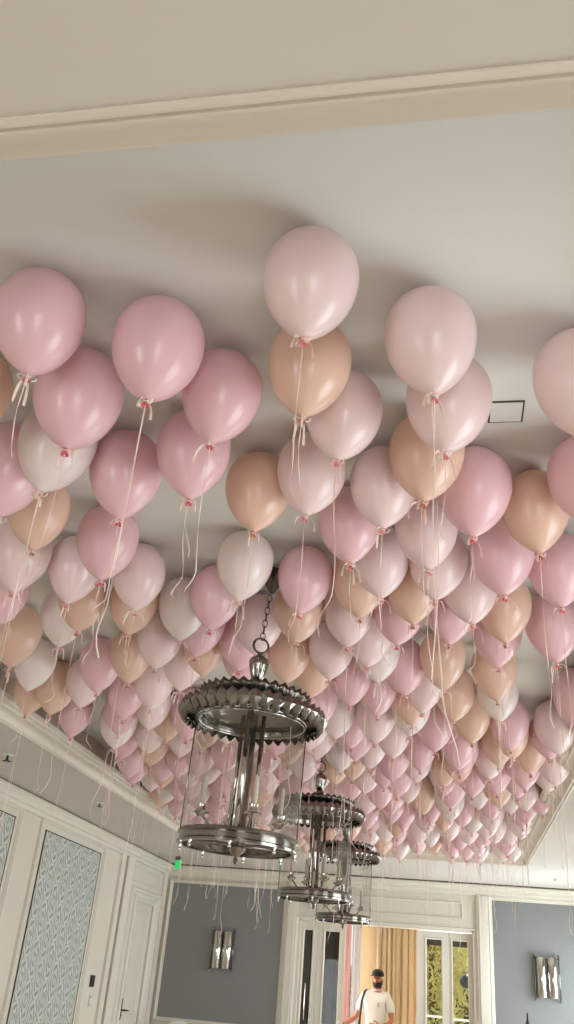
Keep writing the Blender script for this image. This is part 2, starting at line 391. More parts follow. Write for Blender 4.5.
for i, (a, b) in enumerate(((q0, q1), (q2, q3), (q4, q5))):
    t = bpy.data.objects.new('window_%d' % (wn + 1 + i), None); COL.objects.link(t); t.location = ((a + b) / 2, Y2 + .1, .25); t['kind'] = 'structure'
    w = b - a; h = 2.25; bm = B(); f = .03
    box(bm, -w / 2, -.03, 0, -w / 2 + f, .03, h); box(bm, w / 2 - f, -.03, 0, w / 2, .03, h); box(bm, -w / 2, -.03, 0, w / 2, .03, f); box(bm, -w / 2, -.03, h - f, w / 2, .03, h)
    obj('window_frame', bm, M_TRIM, t)
    bm = B(); box(bm, -w / 2 + f, -.004, f, w / 2 - f, .004, h - f); obj('glass_pane', bm, M_WGLASS, t)
def curtain(name, label, xa, xb, y, folds, m, z0=.03, z1=2.62, amp=.05, phase=0, group=None):
    w = xb - xa; n = folds * 10; bm = B(); rows = []
    t = thing(name, label, 'curtain', ((xa + xb) / 2, y, z0), group=group)
    for j in range(9):
        z = (z1 - z0) * j / 8; row = []
        for i in range(n + 1):
            u = i / n; a = 2 * PI * folds * u + phase + .4 * math.sin(5 * u + z)
            d = amp * (math.sin(a) + .3 * math.sin(2.3 * a + 1)) * (1 - .25 * j / 8)
            row.append(bm.verts.new(((u - .5) * w + .25 * amp * math.cos(a), d, z)))
        rows.append(row)
    for a, b in zip(rows, rows[1:]):
        for i in range(n): bm.faces.new((a[i], a[i + 1], b[i + 1], b[i]))
    o = obj('curtain_fabric', bm, m, t, smooth=True); sm = o.modifiers.new('thick', 'SOLIDIFY'); sm.thickness = .004
    bm = B(); tube(bm, [(-w / 2 - .02, 0, z1 - z0 + .03), (w / 2 + .02, 0, z1 - z0 + .03)], .014, 10); obj('curtain_rod', bm, M_POLISH, t, smooth=True)
    return t
cA, cB_, cC, cD = at_y(375, 960, 16.3).x, at_y(395.5, 960, 16.3).x, at_y(394, 960, 16.3).x, at_y(421, 960, 16.3).x
curtain('curtain', 'tan curtain with tight brown folds directly behind the man in the cap', cA, cB_, 16.3, 4, M_CURT, group='tan curtains beyond the opening')
curtain('curtain', 'wide tan curtain hanging right of the man beside the glass doors', cC, cD, 16.35, 4, M_CURT, amp=.06, phase=1, group='tan curtains beyond the opening')
curtain('pink_drape', 'sheer pink drape beside the bright narrow window left of the man', at_y(341, 960, 16.3).x, at_y(350.5, 960, 16.3).x, 16.3, 2, M_PINK, amp=.03)
curtain('sheer_curtain', 'sheer white curtain over the narrow window left of the man', at_y(351.3, 960, 16.3).x, at_y(360, 960, 16.3).x, 16.3, 2, M_SHEER, amp=.03)

# ------------------------------------------------------------------ furniture that shows at the foot of the picture
def make_chair(label, loc, rz, group, name='dining_chair'):
    t = thing(name, label, 'chair', loc, (0, 0, rz), group)
    bm = B(); lathe(bm, [(0, .40), (.21, .40), (.225, .42), (.225, .46), (.20, .485), (0, .49)], 24); obj('seat', bm, M_CHAIR, t, smooth=True)
    bm = B(); mx = Matrix.Translation((0, .20, .70)) @ Matrix.Rotation(PI / 2, 4, 'X') @ Matrix.Diagonal((.21, .22, 1, 1))
    lathe(bm, [(0, -.02), (.9, -.02), (1, -.008), (1, .008), (.9, .02), (0, .02)], 32, mx); obj('backrest', bm, M_CHAIR, t, smooth=True)
    bm = B(); torus(bm, .215, .014, Matrix.Translation((0, .20, .70)) @ Matrix.Rotation(PI / 2, 4, 'X'), 32, 8); obj('back_frame', bm, M_WHITE, t, smooth=True)
    for sx in (-1, 1):
        for syy in (-1, 1):
            bm = B(); tube(bm, [(sx * .15, syy * .15, .41), (sx * .17, syy * .18, .2), (sx * .185, syy * .20, 0)], [.02, .017, .011], 10); obj('leg', bm, M_WHITE, t, smooth=True)
    for sx in (-1, 1):
        bm = B(); tube(bm, [(sx * .14, .17, .42), (sx * .12, .205, .52)], .014, 8); obj('back_post', bm, M_WHITE, t, smooth=True)
p = at_y(179, 1017, 12.6); make_chair('white round-backed chair nearest the left wall, under the dark grey panel', (p.x, 12.45, 0), 0, 'white chairs')
p = at_y(214, 1018, 12.6); make_chair('white round-backed chair right of its twin, under the dark grey panel', (p.x, 12.45, 0), 0, 'white chairs')
p = at_y(299, 1010, 14.6); make_chair('white chair behind the narrow far-left glass door pane', (p.x, 14.7, 0), .3, 'white chairs')
p = at_y(324, 1004, 14.0); make_chair('white chair behind the second glass door pane from the left', (p.x, 13.85, 0), -.2, 'white chairs')
# dark display cabinet behind the left leaves
x0, x1 = at_y(284, 960, 15.0).x, at_y(333, 960, 15.0).x
t = thing('display_cabinet', 'tall black cabinet seen through the glass panes left of the opening', 'cabinet', ((x0 + x1) / 2, 15.3, 0)); w = x1 - x0
bm = B(); box(bm, -w / 2, -.02, 0, w / 2, .5, 2.5); box(bm, -w / 2 - .03, -.05, 2.5, w / 2 + .03, .52, 2.58); obj('body', bm, M_DARKW, t, bevel=.004)
for i in range(2):
    a = -w / 2 + .02 + i * (w / 2 - .01)
    bm = B(); box(bm, a, -.045, .06, a + w / 2 - .03, -.02, 2.46); d = obj('cabinet_door', bm, M_DARKW, t, bevel=.004)
    bm = B(); tube(bm, [(a + (.05 if i else w / 2 - .08), -.06, 1.0), (a + (.05 if i else w / 2 - .08), -.06, 1.5)], .008, 8); obj('handle', bm, M_POLISH, d, smooth=True)
# counter with cloth where the man leans
p0, p1 = at_y(338, 1010, 14.0), at_y(361, 1008, 14.0)
t = thing('serving_table', 'white-clothed table at the man\'s left in the photo', 'table', ((p0.x + p1.x) / 2, 14.1, 0)); w = p1.x - p0.x
bm = B(); box(bm, -w / 2, -.25, .95, w / 2, .25, .985); obj('tabletop', bm, M_WHITE, t, bevel=.003)
bm = B(); n = 64; rows = []
for j in range(7):
    row = []
    for k in range(n):
        a = 2 * PI * k / n; cx_, sy_ = math.cos(a), math.sin(a); m_ = max(abs(cx_), abs(sy_)); g = 1 + .03 * (6 - j) / 6 * math.sin(a * 14)
        row.append(bm.verts.new((cx_ / m_ * (w / 2 + .008) * g, sy_ / m_ * .262 * g, .10 + (.99 - .10) * j / 6)))
    rows.append(row)
for a, b in zip(rows, rows[1:]):
    for k in range(n): bm.faces.new((a[k], a[(k + 1) % n], b[(k + 1) % n], b[k]))
bm.faces.new(rows[-1]); obj('tablecloth', bm, M_CLOTH, t, smooth='auto')
for sx in (-1, 1):
    bm = B(); tube(bm, [(sx * (w / 2 - .06), 0, .95), (sx * (w / 2 - .06), 0, 0)], .02, 10); obj('leg', bm, M_WHITE, t, smooth=True)
bm = B(); box(bm, -.11, -.09, 0, .11, .09, .022)
tag(obj('black_tray', bm, M_BLACK, bevel=.006, loc=((p0.x + p1.x) / 2 - .02, 14.0, .992)), 'flat black tray on the white-clothed table by the man', 'tray')
# high table and black bottle at the right
pb = at_y(527.5, 1013, 12.6)
t = thing('high_table', 'white-clothed high table below the right wall light', 'table', (pb.x + .1, 12.6, 0))
bm = B(); lathe(bm, [(0, 1.03), (.33, 1.03), (.34, 1.02), (.33, .9), (.22, .55), (.30, .05), (.31, .02)], 48, None, lambda a, z: 1 + .04 * math.sin(a * 9) * (1.03 - z)); obj('tablecloth', bm, M_CLOTH, t, smooth='auto')
bm = B(); tube(bm, [(0, 0, 1.0), (0, 0, .02)], .03, 12); obj('pedestal', bm, M_POLISH, t, smooth=True)
t = thing('bottle', 'slim black bottle on the high table below the right wall light', 'bottle', (pb.x, 12.6, 1.032))
hB = pb.z - 1.032
bm = B(); lathe(bm, [(0, 0), (.036, 0), (.038, .01), (.038, hB * .55), (.03, hB * .68), (.016, hB * .8), (.013, hB * .97)], 24); obj('bottle_body', bm, M_BLACK, t, smooth='auto')
bm = B(); lathe(bm, [(.0135, hB * .9), (.0145, hB * .9), (.0145, hB - .004), (.010, hB), (0, hB)], 24); obj('cap', bm, M_BLACK, t, smooth='auto')

# ------------------------------------------------------------------ wall lights
def sconce(cx, cz, label):
    t = thing('wall_sconce', label, 'wall light', (cx, YB - .008, cz), group='chrome wall lights'); t.scale = (.76, .9, .76)
    bm = B(); box(bm, -.15, -.03, -.27, .15, 0, .27); obj('backplate', bm, M_CHROME, t, bevel=.006)
    for sx in (-1, 1):
        bm = B(); m_ = 14; vo = []
        for z in (-.31, -.295, .295, .31):
            row = []
            for k in range(m_ + 1):
                a = PI * k / m_; rr = .092 if abs(z) < .3 else .084
                row.append(bm.verts.new((sx * .095 - rr * math.cos(a), -.03 - rr * 1.05 * math.sin(a), z)))
            vo.append(row)
        for a, b in zip(vo, vo[1:]):
            for k in range(m_): bm.faces.new((a[k], a[k + 1], b[k + 1], b[k]))
        bm.faces.new(vo[0]); bm.faces.new(vo[-1])
        obj('reflector_tube', bm, M_POLISH, t, smooth='auto')
        bm = B(); tube(bm, [(sx * .205, -.05, -.34), (sx * .205, -.05, .34)], .012, 10); r_ = obj('side_rod', bm, M_CHROME, t, smooth=True)
        for sz in (-1, 1):
            bm = B(); lathe(bm, [(0, -.022), (.02, -.016), (.024, 0), (.02, .016), (0, .022)], 14, Matrix.Translation((sx * .205, -.05, sz * .345))); obj('knob', bm, M_CHROME, r_, smooth=True)
            bm = B(); tube(bm, [(sx * .205, -.05, sz * .30), (sx * .09, -.02, sz * .30)], .007, 8); obj('bracket', bm, M_CHROME, r_, smooth=True)
a = at_y(223, 950, YB); sconce(a.x, a.z, 'chrome double-tube wall light on the dark left grey panel')
a = at_y(547, 978, YB); sconce(a.x, a.z, 'chrome double-tube wall light on the bright right grey panel')

# ------------------------------------------------------------------ things on the ceiling
t = thing('access_panel', 'square flush access panel in the tray ceiling right of the front balloons', 'access panel', (.218, 2.485, ZC))
bm = B(); box(bm, -.053, -.055, -.006, .053, .055, .0); obj('hatch', bm, M_CEIL, t, bevel=.001)
bm = B(); frame_sweep(bm, (-.059, -.061, .059, .061, 0), [(0, 0), (0, -.004), (.005, -.004), (.005, 0)]); obj('seam_frame', bm, M_GAP, t)
t = thing('ceiling_sensor', 'small white sensor box with a black eye on the tray ceiling', 'sensor', (.158, 3.90, ZC))
bm = B(); box(bm, -.06, -.05, -.02, .06, .05, 0); obj('housing', bm, M_WHITE, t, bevel=.004)
bm = B(); lathe(bm, [(.0, -.034), (.012, -.032), (.02, -.02), (.02, -.018), (0, -.018)], 16, Matrix.Translation((.018, 0, 0))); obj('lens', bm, M_BLACK, t, smooth=True)
def sprinkler(px, py, label, k=1.0):
    a = at_z(px, py, ZS)
    t = thing('sprinkler_head', label, 'sprinkler', (a.x, a.y, ZS), group='sprinklers in the ceiling border'); t.scale = (k, k, k)
    bm = B(); lathe(bm, [(0, -.004), (.035, -.004), (.04, 0)], 20); obj('escutcheon', bm, M_WHITE, t, smooth='auto')
    bm = B(); tube(bm, [(0, 0, -.003), (0, 0, -.035)], .008, 10)
    for q in range(8): tube(bm, [(0, 0, -.035), (.026 * math.cos(q * PI / 4), .026 * math.sin(q * PI / 4), -.038)], .003, 5)
    obj('deflector', bm, M_BLACK, t)
sprinkler(8, 755, 'sprinkler head on the left ceiling border near the photo\'s left edge', 1.3)
sprinkler(100, 803, 'small sprinkler on the left ceiling border, farther towards the back wall')
sprinkler(555, 878, 'tiny sprinkler on the right ceiling border near the back wall', .7)
g = at_y(179, 856, 12.3)
t = thing('exit_sign', 'green sign hanging from the ceiling border near the back left corner', 'sign', (g.x, 12.3, ZS), (0, 0, math.radians(-25)))
gz = min(-.16, at_y(179, 869, 12.3).z - ZS)
bm = B(); box(bm, -.045, -.012, gz, .045, .012, -.05); obj('sign_panel', bm, M_GREEN, t, bevel=.003)
bm = B(); box(bm, -.048, -.016, -.05, .048, .016, 0); obj('housing', bm, M_CHROME, t, bevel=.003)

# ------------------------------------------------------------------ lanterns
def zig(a, n): 
    t = (a * n / (2 * PI)) % 1.0; return 1 - abs(2 * t - 1)
def leaf_ring(bm, prof, nleaf, top_amp, bot_amp, flute=.006, seg=6):
    """prof = [(r,z)...] from bottom to top; first and last rows are cut into points"""
    n = nleaf * seg; rows = []
    for j, (r, z) in enumerate(prof):
        v = j / (len(prof) - 1); row = []
        for k in range(n):
            a = 2 * PI * k / n; zg = zig(a, nleaf)
            rr = r + flute * (zg - .5); zz = z + (top_amp * (zg ** 1.0) * v ** 4) - (bot_amp * (zg ** .8) * (1 - v) ** 4)
            rr += .25 * top_amp * zg * v ** 4
            row.append(bm.verts.new((rr * math.cos(a), rr * math.sin(a), zz)))
        rows.append(row)
    for a, b in zip(rows, rows[1:]):
        for k in range(n): bm.faces.new((a[k], a[(k + 1) % n], b[(k + 1) % n], b[k]))
    return bm
def lantern(x, y, zc, lean, label, chain_dx=0):
    """zc = height of glass top; lantern hangs from the tray ceiling"""
    top = ZC - zc
    t = thing('hanging_lantern', label, 'lantern', (x, y, zc), (0, 0, 0), 'glass cylinder lanterns hung in a row')
    t.rotation_euler = lean
    sol = lambda o, th=.002: setattr(o.modifiers.new('thick', 'SOLIDIFY'), 'thickness', th)
    zt = top - .004 - (abs(lean[1]) > .01) * .02
    bm = B(); lathe(bm, [(0, zt), (.055, zt), (.058, zt - .012), (.056, zt - .03), (.042, zt - .06), (.02, zt - .10), (.012, zt - .115), (0, zt - .118)], 32, Matrix.Translation((chain_dx, 0, 0)), lambda a, z: 1 + .09 * math.cos(a * 8)); obj('canopy', bm, M_DARKMET, t, smooth='auto')
    zr = .355                      # loop centre
    dx = chain_dx
    bm = B(); z = zt - .125; k = 0; L = .044
    while z > zr + .05:
        mx = Matrix.Translation((dx * (z - L * .42 - zr) / (zt - zr), 0, z - L * .42)) @ Matrix.Rotation(PI / 2 * (k % 2) + .4, 4, 'Z') @ Matrix.Rotation(PI / 2, 4, 'X')
        torus(bm, L / 2 - .003, .0034, mx, 14, 6, .62); z -= L * .74; k += 1
    obj('chain', bm, M_DARKMET, t, smooth=True)
    bm = B(); torus(bm, .036, .0055, Matrix.Translation((0, 0, zr + .0)) @ Matrix.Rotation(.5, 4, 'Z') @ Matrix.Rotation(PI / 2, 4, 'X'), 32, 8); obj('loop', bm, M_DARKMET, t, smooth=True)
    bm = B(); lathe(bm, [(0, zr - .03), (.010, zr - .032), (.012, zr - .045), (.026, zr - .055), (.043, zr - .068), (.047, zr - .082), (.043, zr - .10), (.036, zr - .13), (.026, zr - .165), (.022, zr - .172), (.031, zr - .18), (.034, zr - .195), (.026, zr - .21), (.022, zr - .245)], 48, None, lambda a, z: 1 + (.05 * math.cos(a * 12) if zr - .17 < z < zr - .09 else 0)); obj('finial', bm, M_CHROME, t, smooth='auto')
    # domed roof between the finial and the glass
    bm = B(); lathe(bm, [(.02, .115), (.06, .105), (.12, .085), (.19, .07), (.235, .06), (.24, .045), (.245, .02), (.245, -.008), (.238, -.008), (.235, .012), (.18, .03), (.09, .05), (0, .056)], 64); obj('roof_dome', bm, M_CHROME, t, smooth='auto')
    bm = B(); torus(bm, .243, .006, Matrix.Translation((0, 0, -.004)), 64, 8); torus(bm, .237, .004, Matrix.Translation((0, 0, -.016)), 64, 8); obj('gallery_band', bm, M_POLISH, t, smooth=True)
    bm = B(); leaf_ring(bm, [(.228, .062), (.235, .078), (.246, .094), (.25, .108)], 34, .015, 0, .008); o = obj('upper_coronet', bm, M_DARKMET, t, smooth='auto'); sol(o)
    bm = B()
    for k in range(60):
        a = 2 * PI * k / 60; lathe(bm, [(0, -.022), (.006, -.014), (.009, 0), (.006, .014), (0, .022)], 6, Matrix.Translation((.222 * math.cos(a), .222 * math.sin(a), .085)))
    obj('beading', bm, M_DARKMET, t, smooth=True)
    bm = B(); leaf_ring(bm, [(.30, -.012), (.325, .0), (.335, .016), (.322, .034), (.315, .044)], 40, .013, .024, .008); o = obj('leaf_rim', bm, M_CHROME, t, smooth='auto'); sol(o)
    bm = B(); lathe(bm, [(.242, .03), (.27, .034), (.30, .030), (.322, .02), (.31, .008), (.27, .012), (.242, .01)], 64); obj('rim_plate', bm, M_DARKMET, t, smooth='auto')
    G = .243; H = .50
    bm = B(); lathe(bm, [(G, -H), (G, 0)], 64); o = obj('glass_cylinder', bm, M_GLASS, t, smooth=True)
    for k in range(4):
        bm = B(); a = k * PI / 2 + .226; tube(bm, [((G + .004) * math.cos(a), (G + .004) * math.sin(a), 0), ((G + .004) * math.cos(a), (G + .004) * math.sin(a), -H)], .003, 6)
        obj('glass_strut', bm, M_CHROME, t, smooth=True)
    bm = B(); pr = [(G - .012, -H - .045), (G + .010, -H - .045), (G + .012, -H - .036), (G + .006, -H - .030), (G + .006, -H - .010), (G + .013, -H - .004), (G + .011, -H + .008), (G + .004, -H + .012), (G - .004, -H + .012), (G - .012, -H - .01), (G - .012, -H - .045)]
    lathe(bm, pr, 64); obj('base_ring', bm, M_CHROME, t, smooth='auto')
    bm = B()
    for k in range(2):
        a = .35 + k * PI / 2; u = Vector((math.cos(a), math.sin(a), 0)) * (G - .008); zz = Vector((0, 0, -H - .028)); tube(bm, [zz - u, zz + u], .006, 8)
    obj('base_spokes', bm, M_CHROME, t, smooth=True)
    for k in range(8):
        a = .1 + k * PI / 4; bm = B(); lathe(bm, [(0, -.03), (.006, -.026), (.008, -.02), (.004, -.012), (.009, -.004), (.009, 0)], 12, Matrix.Translation((G * math.cos(a), G * math.sin(a), -H - .043))); obj('ball_foot', bm, M_POLISH, t, smooth=True)
    # clustered central column
    bm = B(); lathe(bm, [(.0, .03), (.026, .03), (.026, -.46), (.04, -.48), (.03, -.50), (.035, -.53), (.0, -.53)], 32); obj('column', bm, M_CHROME, t, smooth='auto')
    for k in range(3):
        a = 2.6 + k * 2 * PI / 3; bm = B(); tube(bm, [(.055 * math.cos(a), .055 * math.sin(a), .03), (.055 * math.cos(a), .055 * math.sin(a), -.48)], .010, 14); obj('column_rod', bm, M_POLISH, t, smooth=True)
    bm = B(); lathe(bm, [(0, -.605), (.006, -.60), (.011, -.59), (.007, -.578), (.012, -.57), (.03, -.555), (.036, -.54), (.03, -.528), (0, -.528)], 24); obj('bottom_finial', bm, M_CHROME, t, smooth='auto')
    for k in range(4):
        a = .50 + k * PI / 2; u = Vector((math.cos(a), math.sin(a), 0))
        bm = B(); pts = []
        for i in range(11):
            v = i / 10; pts.append(u * (.03 + .145 * v) + Vector((0, 0, -.46 - .035 * math.sin(PI * min(1, v * 1.15)) + .03 * v ** 3)))
        tube(bm, pts, [.007 - .002 * i / 10 for i in range(11)], 8); arm = obj('candle_arm', bm, M_CHROME, t, smooth=True)
        e = pts[-1]
        bm = B(); lathe(bm, [(0, -.012), (.012, -.01), (.02, .0), (.034, .008), (.036, .012), (.02, .014), (.016, .03), (.020, .045), (.014, .048), (0, .048)], 20, Matrix.Translation(e), lambda a_, z: 1 + .06 * math.cos(a_ * 6)); obj('candle_cup', bm, M_POLISH, arm, smooth='auto')
        bm = B(); lathe(bm, [(.0, .04), (.0115, .04), (.0115, .155), (.006, .158), (.006, .163), (0, .163)], 16, Matrix.Translation(e)); obj('candle', bm, M_CANDLE, arm, smooth='auto')
    return t
l1 = at_y(247, 708, 3.72)
lantern(-.855, 3.72, 2.435, (0, math.radians(1.2), 0), 'largest and nearest of the three hanging glass lanterns, tilted slightly', .022)
lantern(-.905, 6.35, 2.487, (0, 0, 0), 'middle glass lantern hanging between the big lantern and the farthest one')
lantern(-.94, 8.55, 2.512, (0, 0, 0), 'smallest and farthest of the three hanging glass lanterns')
LAN = [(-.855, 3.72), (-.90, 6.35), (-.90, 8.55)]
CANX = [-.855 + .038, -.9, -.9]

# ------------------------------------------------------------------ balloons
R0 = .14
def body_mesh():
    bm = B(); prof = [(0, 1.02)]
    for i in range(1, 11):
        t = i / 10 * PI / 2; prof.append((math.sin(t), 1.02 * math.cos(t)))
    for i in range(1, 17):
        s_ = i / 16; z = -1.62 * s_; r_ = (1 - s_ ** 2.15) ** .80
        if i == 16: r_ = .055
        prof.append((max(r_, .055), z))
    prof.append((.045, -1.66))
    prof = [(r_ * R0, z * R0) for r_, z in prof]
    # root at the knot
    lathe(bm, [(r_, z + 1.68 * R0) for r_, z in prof], 36)
    return bm
def knot_mesh():
    bm = B(); lathe(bm, [(0, .008), (.0075, .006), (.0085, .0), (.006, -.004), (.008, -.008), (.013, -.014), (.012, -.016), (.006, -.012), (0, -.010)], 16); return bm
def strip(bm, pts, w=.0027, th=.0005, seed=0):
    pts = [Vector(p) for p in pts]; rings = []
    for i, p in enumerate(pts):
        t = (pts[min(i + 1, len(pts) - 1)] - pts[max(i - 1, 0)]).normalized()
        tw = seed + i * .28; side = Vector((math.cos(tw), math.sin(tw), .15)); side = (side - t * side.dot(t)).normalized(); nr = t.cross(side).normalized()
        rings.append([bm.verts.new(p + side * w * a + nr * th * b) for a, b in ((1, 1), (-1, 1), (-1, -1), (1, -1))])
    for a, b in zip(rings, rings[1:]):
        for k in range(4): bm.faces.new((a[k], a[(k + 1) % 4], b[(k + 1) % 4], b[k]))
    bm.faces.new(rings[0]); bm.faces.new(rings[-1])
def ribbon_mesh(rr, length):
    bm = B(); torus(bm, .0085, .003, Matrix.Translation((0, 0, -.002)), 14, 6)
    a0 = rr.uniform(0, 2 * PI)
    for k in range(rr.choice((2, 2, 3))):                          # short tails of the bow
        a = a0 + PI * k + rr.uniform(-.5, .5); L = rr.uniform(.035, .075); d = Vector((math.cos(a), math.sin(a), 0))
        pts = [d * (.008 + .04 * (L / .06) * math.sin(v * 1.5)) + Vector((0, 0, -.002 + .008 * math.sin(v * PI) - L * v * v)) for v in [i / 7 for i in range(8)]]
        strip(bm, pts, .0042, .0006, a)
    for k in range(2):                                             # small loops
        a = a0 + 1.4 + PI * k; d = Vector((math.cos(a), math.sin(a), 0)); pts = []
        for i in range(10):
            v = 2 * PI * i / 9; pts.append(d * (.016 - .012 * math.cos(v)) + Vector((0, 0, -.004 + .009 * math.sin(v))))
        strip(bm, pts, .003, .0006, a)
    n = 26; ph, ph2 = rr.uniform(0, 6.3), rr.uniform(0, 6.3); ax, ay = rr.uniform(.004, .028), rr.uniform(.004, .028); curl = rr.uniform(.01, .04)
    pts = []
    for i in range(n + 1):
        v = i / n; e = v ** 1.5; q = max(0, v - .8) / .2
        pts.append(Vector((ax * e * math.sin(4 * v + ph) - ax * 0 + curl * q * math.cos(3 * q + ph), ay * e * math.sin(5 * v + ph2) + curl * q * math.sin(3 * q), -.012 - length * v)))
    strip(bm, pts, .0018, .0004, ph)
    if rr.random() < .45:                                          # second end of the tie
        l2 = length * rr.uniform(.35, .9); pts = []
        for i in range(17):
            v = i / 16; pts.append(Vector((-ax * v * math.sin(3 * v + ph2) + .008, -ay * v * math.sin(4 * v + ph) - .004, -.012 - l2 * v)))
        strip(bm, pts, .0016, .0004, ph2)
    return bm
def mesh_of(name, bm, m):
    o = obj(name, bm, m, smooth='auto'); me = o.data; bpy.data.objects.remove(o); return me
BODY = {}; KNOT = {}
for k in 'RBPW':
    BODY[k] = mesh_of('balloon_skin', body_mesh(), M_BODY[k]); KNOT[k] = mesh_of('knot', knot_mesh(), M_KNOT[k])
RIB = [mesh_of('ribbon', ribbon_mesh(rnd, L), M_RIB if i % 3 else M_RIB2) for i, L in enumerate([.28, .45, .62, .78, .95, .36, .55, .7, .85, 1.05, .22, .5])]

# (px, py, radius px, colour) of the balloons that show whole or in part near the camera
SPOTS = [(311,280,48,'B'),(310,365,42,'P'),(39,320,44,'R'),(158,348,46,'R'),(78,398,44,'R'),(222,395,41,'R'),(430,338,46,'B'),(449,402,43,'B'),(344,414,39,'B'),
(580,380,44,'B'),(57,447,38,'W'),(125,473,37,'R'),(193,452,38,'R'),(8,469,38,'R'),(-32,392,40,'P'),(258,491,30,'P'),(312,473,36,'B'),(384,486,34,'B'),(349,524,31,'R'),
(427,455,38,'P'),(475,490,37,'R'),(535,510,31,'P'),(586,478,36,'R'),(38,511,29,'P'),(20,554,30,'B'),(107,542,31,'R'),(75,569,27,'B'),(138,576,26,'B'),(245,565,28,'W'),
(1,592,27,'R'),(312,580,28,'R'),(216,597,25,'R'),(380,561,26,'B'),(426,530,30,'B'),(438,563,29,'B'),(502,555,32,'R'),(558,569,30,'R'),(504,608,26,'P'),(553,627,27,'R'),
(409,588,24,'P'),(437,610,25,'R'),(294,605,24,'P'),(259,624,23,'B'),(182,609,23,'W'),(137,604,24,'P'),(83,600,24,'P'),(64,616,22,'W'),(16,635,24,'P'),(35,664,20,'W'),
(100,665,21,'R'),(55,688,20,'P'),(34,690,18,'P'),(131,655,18,'P'),(85,682,18,'B'),(164,640,21,'B'),(184,663,19,'B'),(212,645,22,'P'),(126,694,19,'R'),(154,684,18,'B'),
(153,706,18,'B'),(122,712,17,'R'),(125,737,16,'R'),(151,732,14,'B'),(154,745,14,'P'),(162,768,14,'P'),(138,765,14,'R'),(182,735,16,'B'),(180,757,14,'R'),(168,718,14,'P'),
(181,783,13,'R'),(168,786,12,'W'),(75,714,15,'R'),(360,583,23,'P'),(362,612,22,'B'),(370,640,22,'B'),(374,653,23,'W'),(355,680,20,'R'),(396,662,19,'R'),(289,654,22,'P'),
(314,669,20,'P'),(318,702,17,'R'),(337,714,18,'W'),(357,736,18,'R'),(393,735,17,'B'),(402,697,16,'P'),(411,709,18,'W'),(440,660,22,'P'),(428,686,20,'B'),(451,693,18,'P'),
(435,727,18,'R'),(471,718,18,'P'),(497,634,24,'R'),(494,671,22,'P'),(497,694,19,'W'),(510,734,18,'P'),(490,757,15,'B'),(458,760,15,'P'),(420,748,14,'R'),(555,727,20,'B'),
(533,751,17,'P'),(582,700,24,'R'),(549,795,12,'R'),(547,770,15,'B'),(520,816,13,'W'),(232,642,20,'R'),(335,764,15,'P'),(318,735,18,'B'),(572,760,18,'B'),(345,650,19,'B'),
(385,612,22,'R'),(200,625,20,'R'),(240,655,20,'R'),(380,690,16,'R'),(466,590,22,'B')]
HB = ZC - 1.05 * R0
bal = []
for (px, py, rp, ck) in SPOTS:
    e = ray(px, py).normalized(); ce = math.sqrt(e.x ** 2 + e.y ** 2); k = (max(1, 1.62 * ce) - 1) / (2 * ce)
    r = .138
    for _ in range(3):
        P = at_z(px, py, ZC - 1.05 * r - k * r); d = (P - CAM).length; r = min(.150, max(.126, rp * d / F * .97))
    bal.append([P.x, P.y, r, ck, 1])
nh = len(bal)
X0, X1, Y0, Y1 = TX0 + .26, TX1 - .22, 1.25, TY1 - .19
def free(x, y, r, gap):
    for b in bal:
        if (b[0] - x) ** 2 + (b[1] - y) ** 2 < ((b[2] + r) * gap) ** 2: return False
    for (lx, ly), cx_ in zip(LAN, CANX):
        if (cx_ - x) ** 2 + (ly - y) ** 2 < (r + .07) ** 2: return False
    return True
tries = 0
while tries < 9000 and len(bal) < 282:
    tries += 1
    x = rnd.uniform(X0, X1); y = rnd.uniform(5.6, Y1)
    r = rnd.choice((.122, .13, .134, .138, .14))
    if y < 7.0 and not (-2.5 < x < 1): continue
    if free(x, y, r, .985):
        u = rnd.random(); ck = 'R' if u < .44 else 'B' if u < .79 else 'W' if u < .87 else 'P'
        bal.append([x, y, r, ck, 0])
for it in range(140):                                               # push apart any that touch
    for i in range(len(bal)):
        a = bal[i]
        for j in range(i + 1, len(bal)):
            b = bal[j]; dx, dy = b[0] - a[0], b[1] - a[1]; d = math.hypot(dx, dy) or 1e-4; m_ = (a[2] + b[2]) * .985
            if d < m_:
                q = (m_ - d) / 2 / d; a[0] -= dx * q; a[1] -= dy * q; b[0] += dx * q; b[1] += dy * q
        for (lx, ly), cx_ in zip(LAN, CANX):
            dx, dy = a[0] - cx_, a[1] - ly; d = math.hypot(dx, dy); m_ = a[2] + .062
            if d < m_: a[0] += dx * (m_ - d) / d; a[1] += dy * (m_ - d) / d
        a[0] = min(max(a[0], TX0 + .02 + a[2]), TX1 - .0 - a[2] - .02); a[1] = min(max(a[1], TY0 + .15), TY1 - a[2] - .02)

# labels: colour, lateral band, depth band, order of nearness inside the cell
CN = {'R': 'rose', 'B': 'blush', 'P': 'peach', 'W': 'ivory'}
LB = [(-2.45, 'along the left moulding'), (-1.75, 'well left of the lanterns'), (-1.15, 'just left of the lanterns'), (-.55, 'above the lantern row'), (.15, 'just right of the lanterns'), (9, 'along the right moulding')]
DB = [(2.2, 'at the front'), (3.0, 'well before the big lantern'), (3.75, 'just before the big lantern'), (5.0, 'just behind the big lantern'), (6.35, 'before the middle lantern'), (7.45, 'behind the middle lantern'), (8.55, 'before the farthest lantern'), (9.9, 'beyond the farthest lantern'), (99, 'by the back edge')]
NUM = ['', 'one', 'two', 'three', 'four', 'five', 'six', 'seven', 'eight', 'nine', 'ten', 'eleven', 'twelve']
ORD = ['nearest', 'second nearest', 'third nearest', 'fourth nearest', 'fifth nearest', 'sixth nearest', 'seventh nearest', 'eighth nearest', 'ninth nearest', 'tenth nearest']
cells = {}
